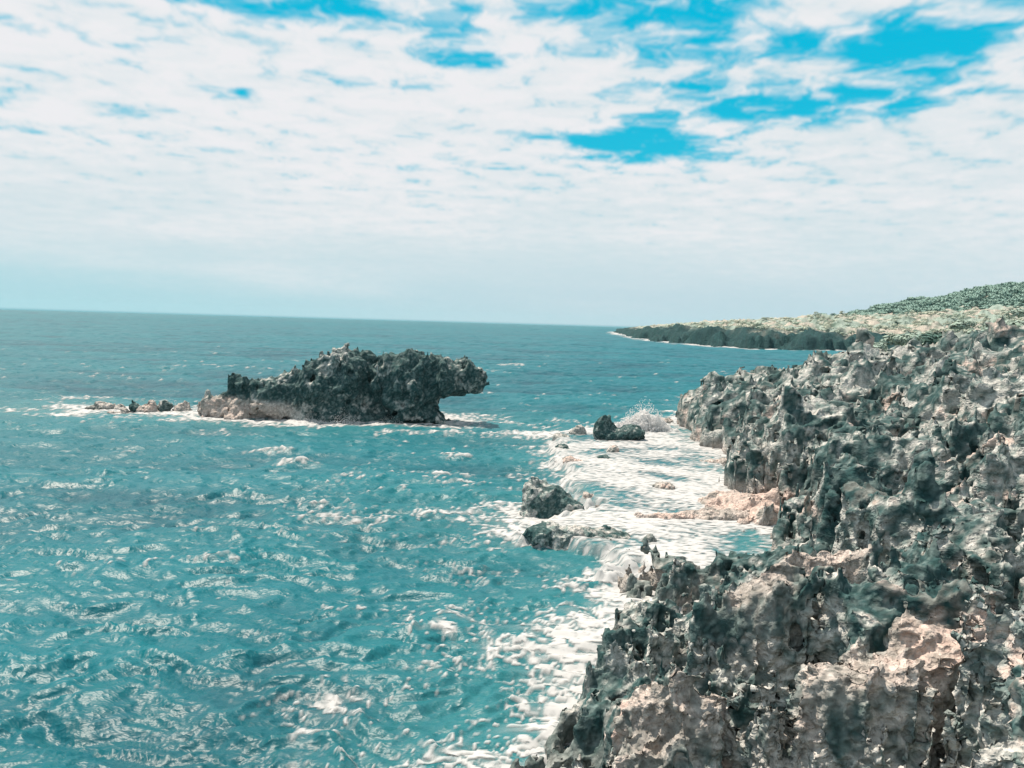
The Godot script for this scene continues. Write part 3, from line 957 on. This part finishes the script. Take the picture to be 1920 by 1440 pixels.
	put("sea_stack", rock_mesh([
		[0, -0.3, 0, 7.2, 1.5, 2.4], [-7.4, 0.1, 0.2, 2.5, 1.5, 1.9], [-8.8, 0.5, 0.3, 1.1, 1.1, 1.2], [-7.4, 1.6, 0.3, 0.5, 1.25, 0.6], [-5.0, 0.9, 0, 2.4, 1.8, 2.0], [-3.4, 1.4, 0, 1.7, 1.7, 1.9],
		[-0.4, 1.9, 0, 2.1, 2.8, 2.5], [-2.3, 1.7, 0, 1.5, 2.1, 2.1], [0.5, 3.0, -0.2, 1.6, 1.95, 1.9], [4.2, 2.2, 0, 2.9, 2.45, 2.3], [4.1, 3.3, 0, 1.3, 1.45, 1.6], [5.4, 3.3, 0, 2.2, 1.4, 1.8], [7.2, 3.3, 0.1, 2.1, 1.15, 1.6], [8.3, 3.05, 0.1, 1.3, 1.0, 1.3], [6.7, 2.6, 0, 1.3, 1.0, 1.5], [4.9, 0.3, 0, 2.0, 1.6, 1.9]],
		0.11, 300.0, 0.46, 1.25, 0.75, stack_at, 0.05, true), null,
		"large dark sea stack with an overhanging beak at its right end", "sea stack").position = stack_at
	# lone rocks: [name, x, y, z, cell, seed, cup, cup size, buff, label, lumps]
	for a in [
		["islet_rock", -28.9, 0, -55.6, 0.07, 11.0, 0.26, 0.6, 0.3, "longest low rock at the left end of the islets beside the sea stack", [[-0.5, 0.1, 0, 1.0, 0.5, 0.6], [0.5, 0.25, 0, 0.9, 0.55, 0.5], [1.2, 0.1, 0.2, 0.6, 0.35, 0.4]]],
		["islet_rock", -27.2, 0, -53.7, 0.07, 17.0, 0.19, 0.5, 0.4, "flat wave washed rock lowest in the water among the islets", [[0, 0, 0, 0.9, 0.22, 0.4], [0.5, 0.1, -0.2, 0.5, 0.3, 0.3]]],
		["islet_rock", -26.2, 0, -54.6, 0.06, 23.0, 0.19, 0.5, 0.0, "small dark upright rock in the middle of the islets", [[0, 0.2, 0, 0.42, 0.75, 0.4], [0.4, 0.0, 0.2, 0.4, 0.35, 0.35]]],
		["islet_rock", -25.2, 0, -54.6, 0.06, 29.0, 0.21, 0.5, 0.55, "buff peaked rock between the dark upright and grey islets", [[0, 0.1, 0, 0.8, 0.5, 0.5], [0.1, 0.5, 0, 0.35, 0.45, 0.35], [-0.5, 0, 0.2, 0.5, 0.3, 0.3]]],
		["islet_rock", -24.3, 0, -54.9, 0.06, 37.0, 0.19, 0.5, 0.1, "grey rounded rock second from the right among the islets", [[0, 0.25, 0, 0.55, 0.65, 0.45]]],
		["islet_rock", -23.3, 0, -55.2, 0.06, 41.0, 0.19, 0.5, 0.45, "square topped buff rock at the right end of the islets", [[0, 0.2, 0, 0.65, 0.55, 0.4], [0.3, 0.35, 0, 0.4, 0.45, 0.3], [0.9, 0.0, 0.1, 0.6, 0.15, 0.25]]],
		["boulder", 6.1, 0.3, -45.2, 0.05, 53.0, 0.16, 0.7, -1.0, "dark notched boulder in front of the breaking wave", [[-0.75, 0.6, 0, 0.62, 1.0, 0.6], [0.0, 0.35, 0, 0.85, 0.6, 0.6], [0.8, 0.45, 0, 0.75, 0.7, 0.6], [1.1, 0.6, 0, 0.5, 0.45, 0.5]]],
		["boulder", 4.0, 0.18, -47.0, 0.05, 59.0, 0.12, 0.5, 0.2, "small rounded boulder left of the dark notched boulder", [[-0.15, 0.2, 0, 0.45, 0.5, 0.4], [0.2, 0.35, 0, 0.4, 0.5, 0.4]]],
		["boulder", 5.35, 0.32, -40.6, 0.04, 61.0, 0.09, 0.4, 0.2, "little rock standing in the foam below the notched boulder", [[0.1, 0.2, 0, 0.28, 0.42, 0.3], [-0.2, 0.05, 0.1, 0.3, 0.25, 0.3]]],
		["boulder", 4.6, 0.32, -38.6, 0.04, 67.0, 0.09, 0.4, -0.4, "dark low rock lying in the foam of the shelf", [[0, 0.1, 0, 0.48, 0.27, 0.35]]],
		["boulder", 1.55, 0.0, -28.4, 0.045, 71.0, 0.17, 0.75, -0.1, "large grey boulder at the seaward edge of the foaming shelf", [[-0.6, 0.55, -0.2, 0.5, 0.9, 0.6], [0.0, 0.45, 0, 0.7, 0.75, 0.65], [0.6, 0.2, 0.2, 0.65, 0.65, 0.6], [0, -0.2, 0, 1.1, 0.5, 0.8]]],
		["boulder", 6.35, 0.36, -31.7, 0.035, 73.0, 0.08, 0.35, 0.35, "flat buff rock alone in the white water of the shelf", [[-0.15, 0.12, 0, 0.3, 0.24, 0.3], [0.15, 0.1, 0.05, 0.35, 0.2, 0.25]]],
		["boulder", 4.35, 0.36, -23.6, 0.03, 79.0, 0.06, 0.3, 0.2, "fist shaped small rock in the nearest shelf pool", [[0.02, 0.15, 0, 0.17, 0.24, 0.17], [-0.12, 0.05, 0, 0.15, 0.14, 0.14]]],
		["reef_ledge", 1.8, 0.08, -24.45, 0.045, 83.0, 0.13, 0.55, -0.25, "knobbly dark ledge at the corner of the shelf with water pouring off", [[-0.8, 0.3, 0.1, 0.5, 0.3, 0.6], [0.0, 0.36, 0, 0.8, 0.28, 0.65], [0.9, 0.36, 0.1, 0.8, 0.26, 0.55], [1.7, 0.34, 0.2, 0.6, 0.22, 0.4], [0.1, -0.15, 0.15, 1.4, 0.42, 0.7]]],
		["shelf_rock", 6.3, 0.27, -26.7, 0.045, 103.0, 0.09, 0.4, 0.6, "long low buff tongue of rock crossing the shelf from the flat ledge", [[-1.6, 0.08, 0.1, 0.7, 0.22, 0.28], [-0.6, 0.12, 0, 0.8, 0.24, 0.32], [0.5, 0.16, -0.1, 0.9, 0.28, 0.4], [1.5, 0.2, -0.2, 0.9, 0.32, 0.6]]],
		["edge_rock", 2.75, 0.25, -41.5, 0.045, 107.0, 0.1, 0.4, 0.0, "ragged little rock on the shelf edge far left of the flat buff rock", [[0, 0.1, 0, 0.4, 0.36, 0.5], [0.2, 0.05, 0.6, 0.3, 0.3, 0.4]]],
		["edge_rock", 2.85, 0.22, -37.6, 0.045, 109.0, 0.1, 0.4, 0.1, "ragged little rock where the shelf edge steps in, behind the large boulder", [[0, 0.1, 0, 0.35, 0.36, 0.4], [0.5, 0.08, 0.1, 0.4, 0.26, 0.3]]],
		["edge_rock", 2.9, 0.22, -46.0, 0.05, 113.0, 0.1, 0.4, 0.15, "farthest ragged rock on the shelf edge below the rounded boulder", [[0, 0.08, 0, 0.5, 0.34, 0.4], [0.5, 0.05, 0.2, 0.5, 0.25, 0.3]]],
		["shelf_rock", 10.0, 0.28, -38.4, 0.05, 89.0, 0.09, 0.4, 0.5, "thin buff tongue of rock reaching from cliff foot into foam", [[0, 0.1, 0, 0.9, 0.2, 0.3], [0.5, 0.2, 0.2, 0.5, 0.25, 0.3]]],
		["shelf_rock", 10.6, 0.2, -55.0, 0.06, 97.0, 0.11, 0.5, 0.5, "buff rock at the foot of the cliff's far corner", [[0, 0.1, 0, 0.9, 0.45, 0.5]]]]:
		var where := Vector3(a[1], a[2], a[3])
		var bf: float = a[8]
		put(a[0], rock_mesh(a[10], a[4], a[5], a[6], a[7], bf, where, 0.02), null, a[9], "rock").position = where
	print("rocks ", Time.get_ticks_msec())

	splash("tall white burst of spray behind the dark notched boulder", Vector3(8.4, 0.4, -49.5), Vector3(2.3, 2.1, 0.9), 2200, 5, [[-0.8, 0.0, 0, 1.3, 0.85, 0.6], [0.3, 0.15, 0, 1.3, 1.1, 0.7], [1.6, -0.1, 0, 1.0, 0.55, 0.6]])
	splash("low spray bursting at the middle foot of the sea stack", Vector3(-11.0, 0, -51.6), Vector3(1.4, 1.1, 0.5), 500, 6, [])
	splash("spray sheet left of centre at the foot of the sea stack", Vector3(-13.2, 0, -51.7), Vector3(1.4, 0.8, 0.5), 400, 7, [])
	splash("small spray under the beak of the sea stack", Vector3(-8.0, 0, -52.0), Vector3(1.6, 0.8, 0.5), 400, 8, [])
	splash("spray flying up between the islets and the stack", Vector3(-24.6, 0, -56.3), Vector3(1.4, 1.0, 0.4), 400, 9, [])
	print("done ", Time.get_ticks_msec())
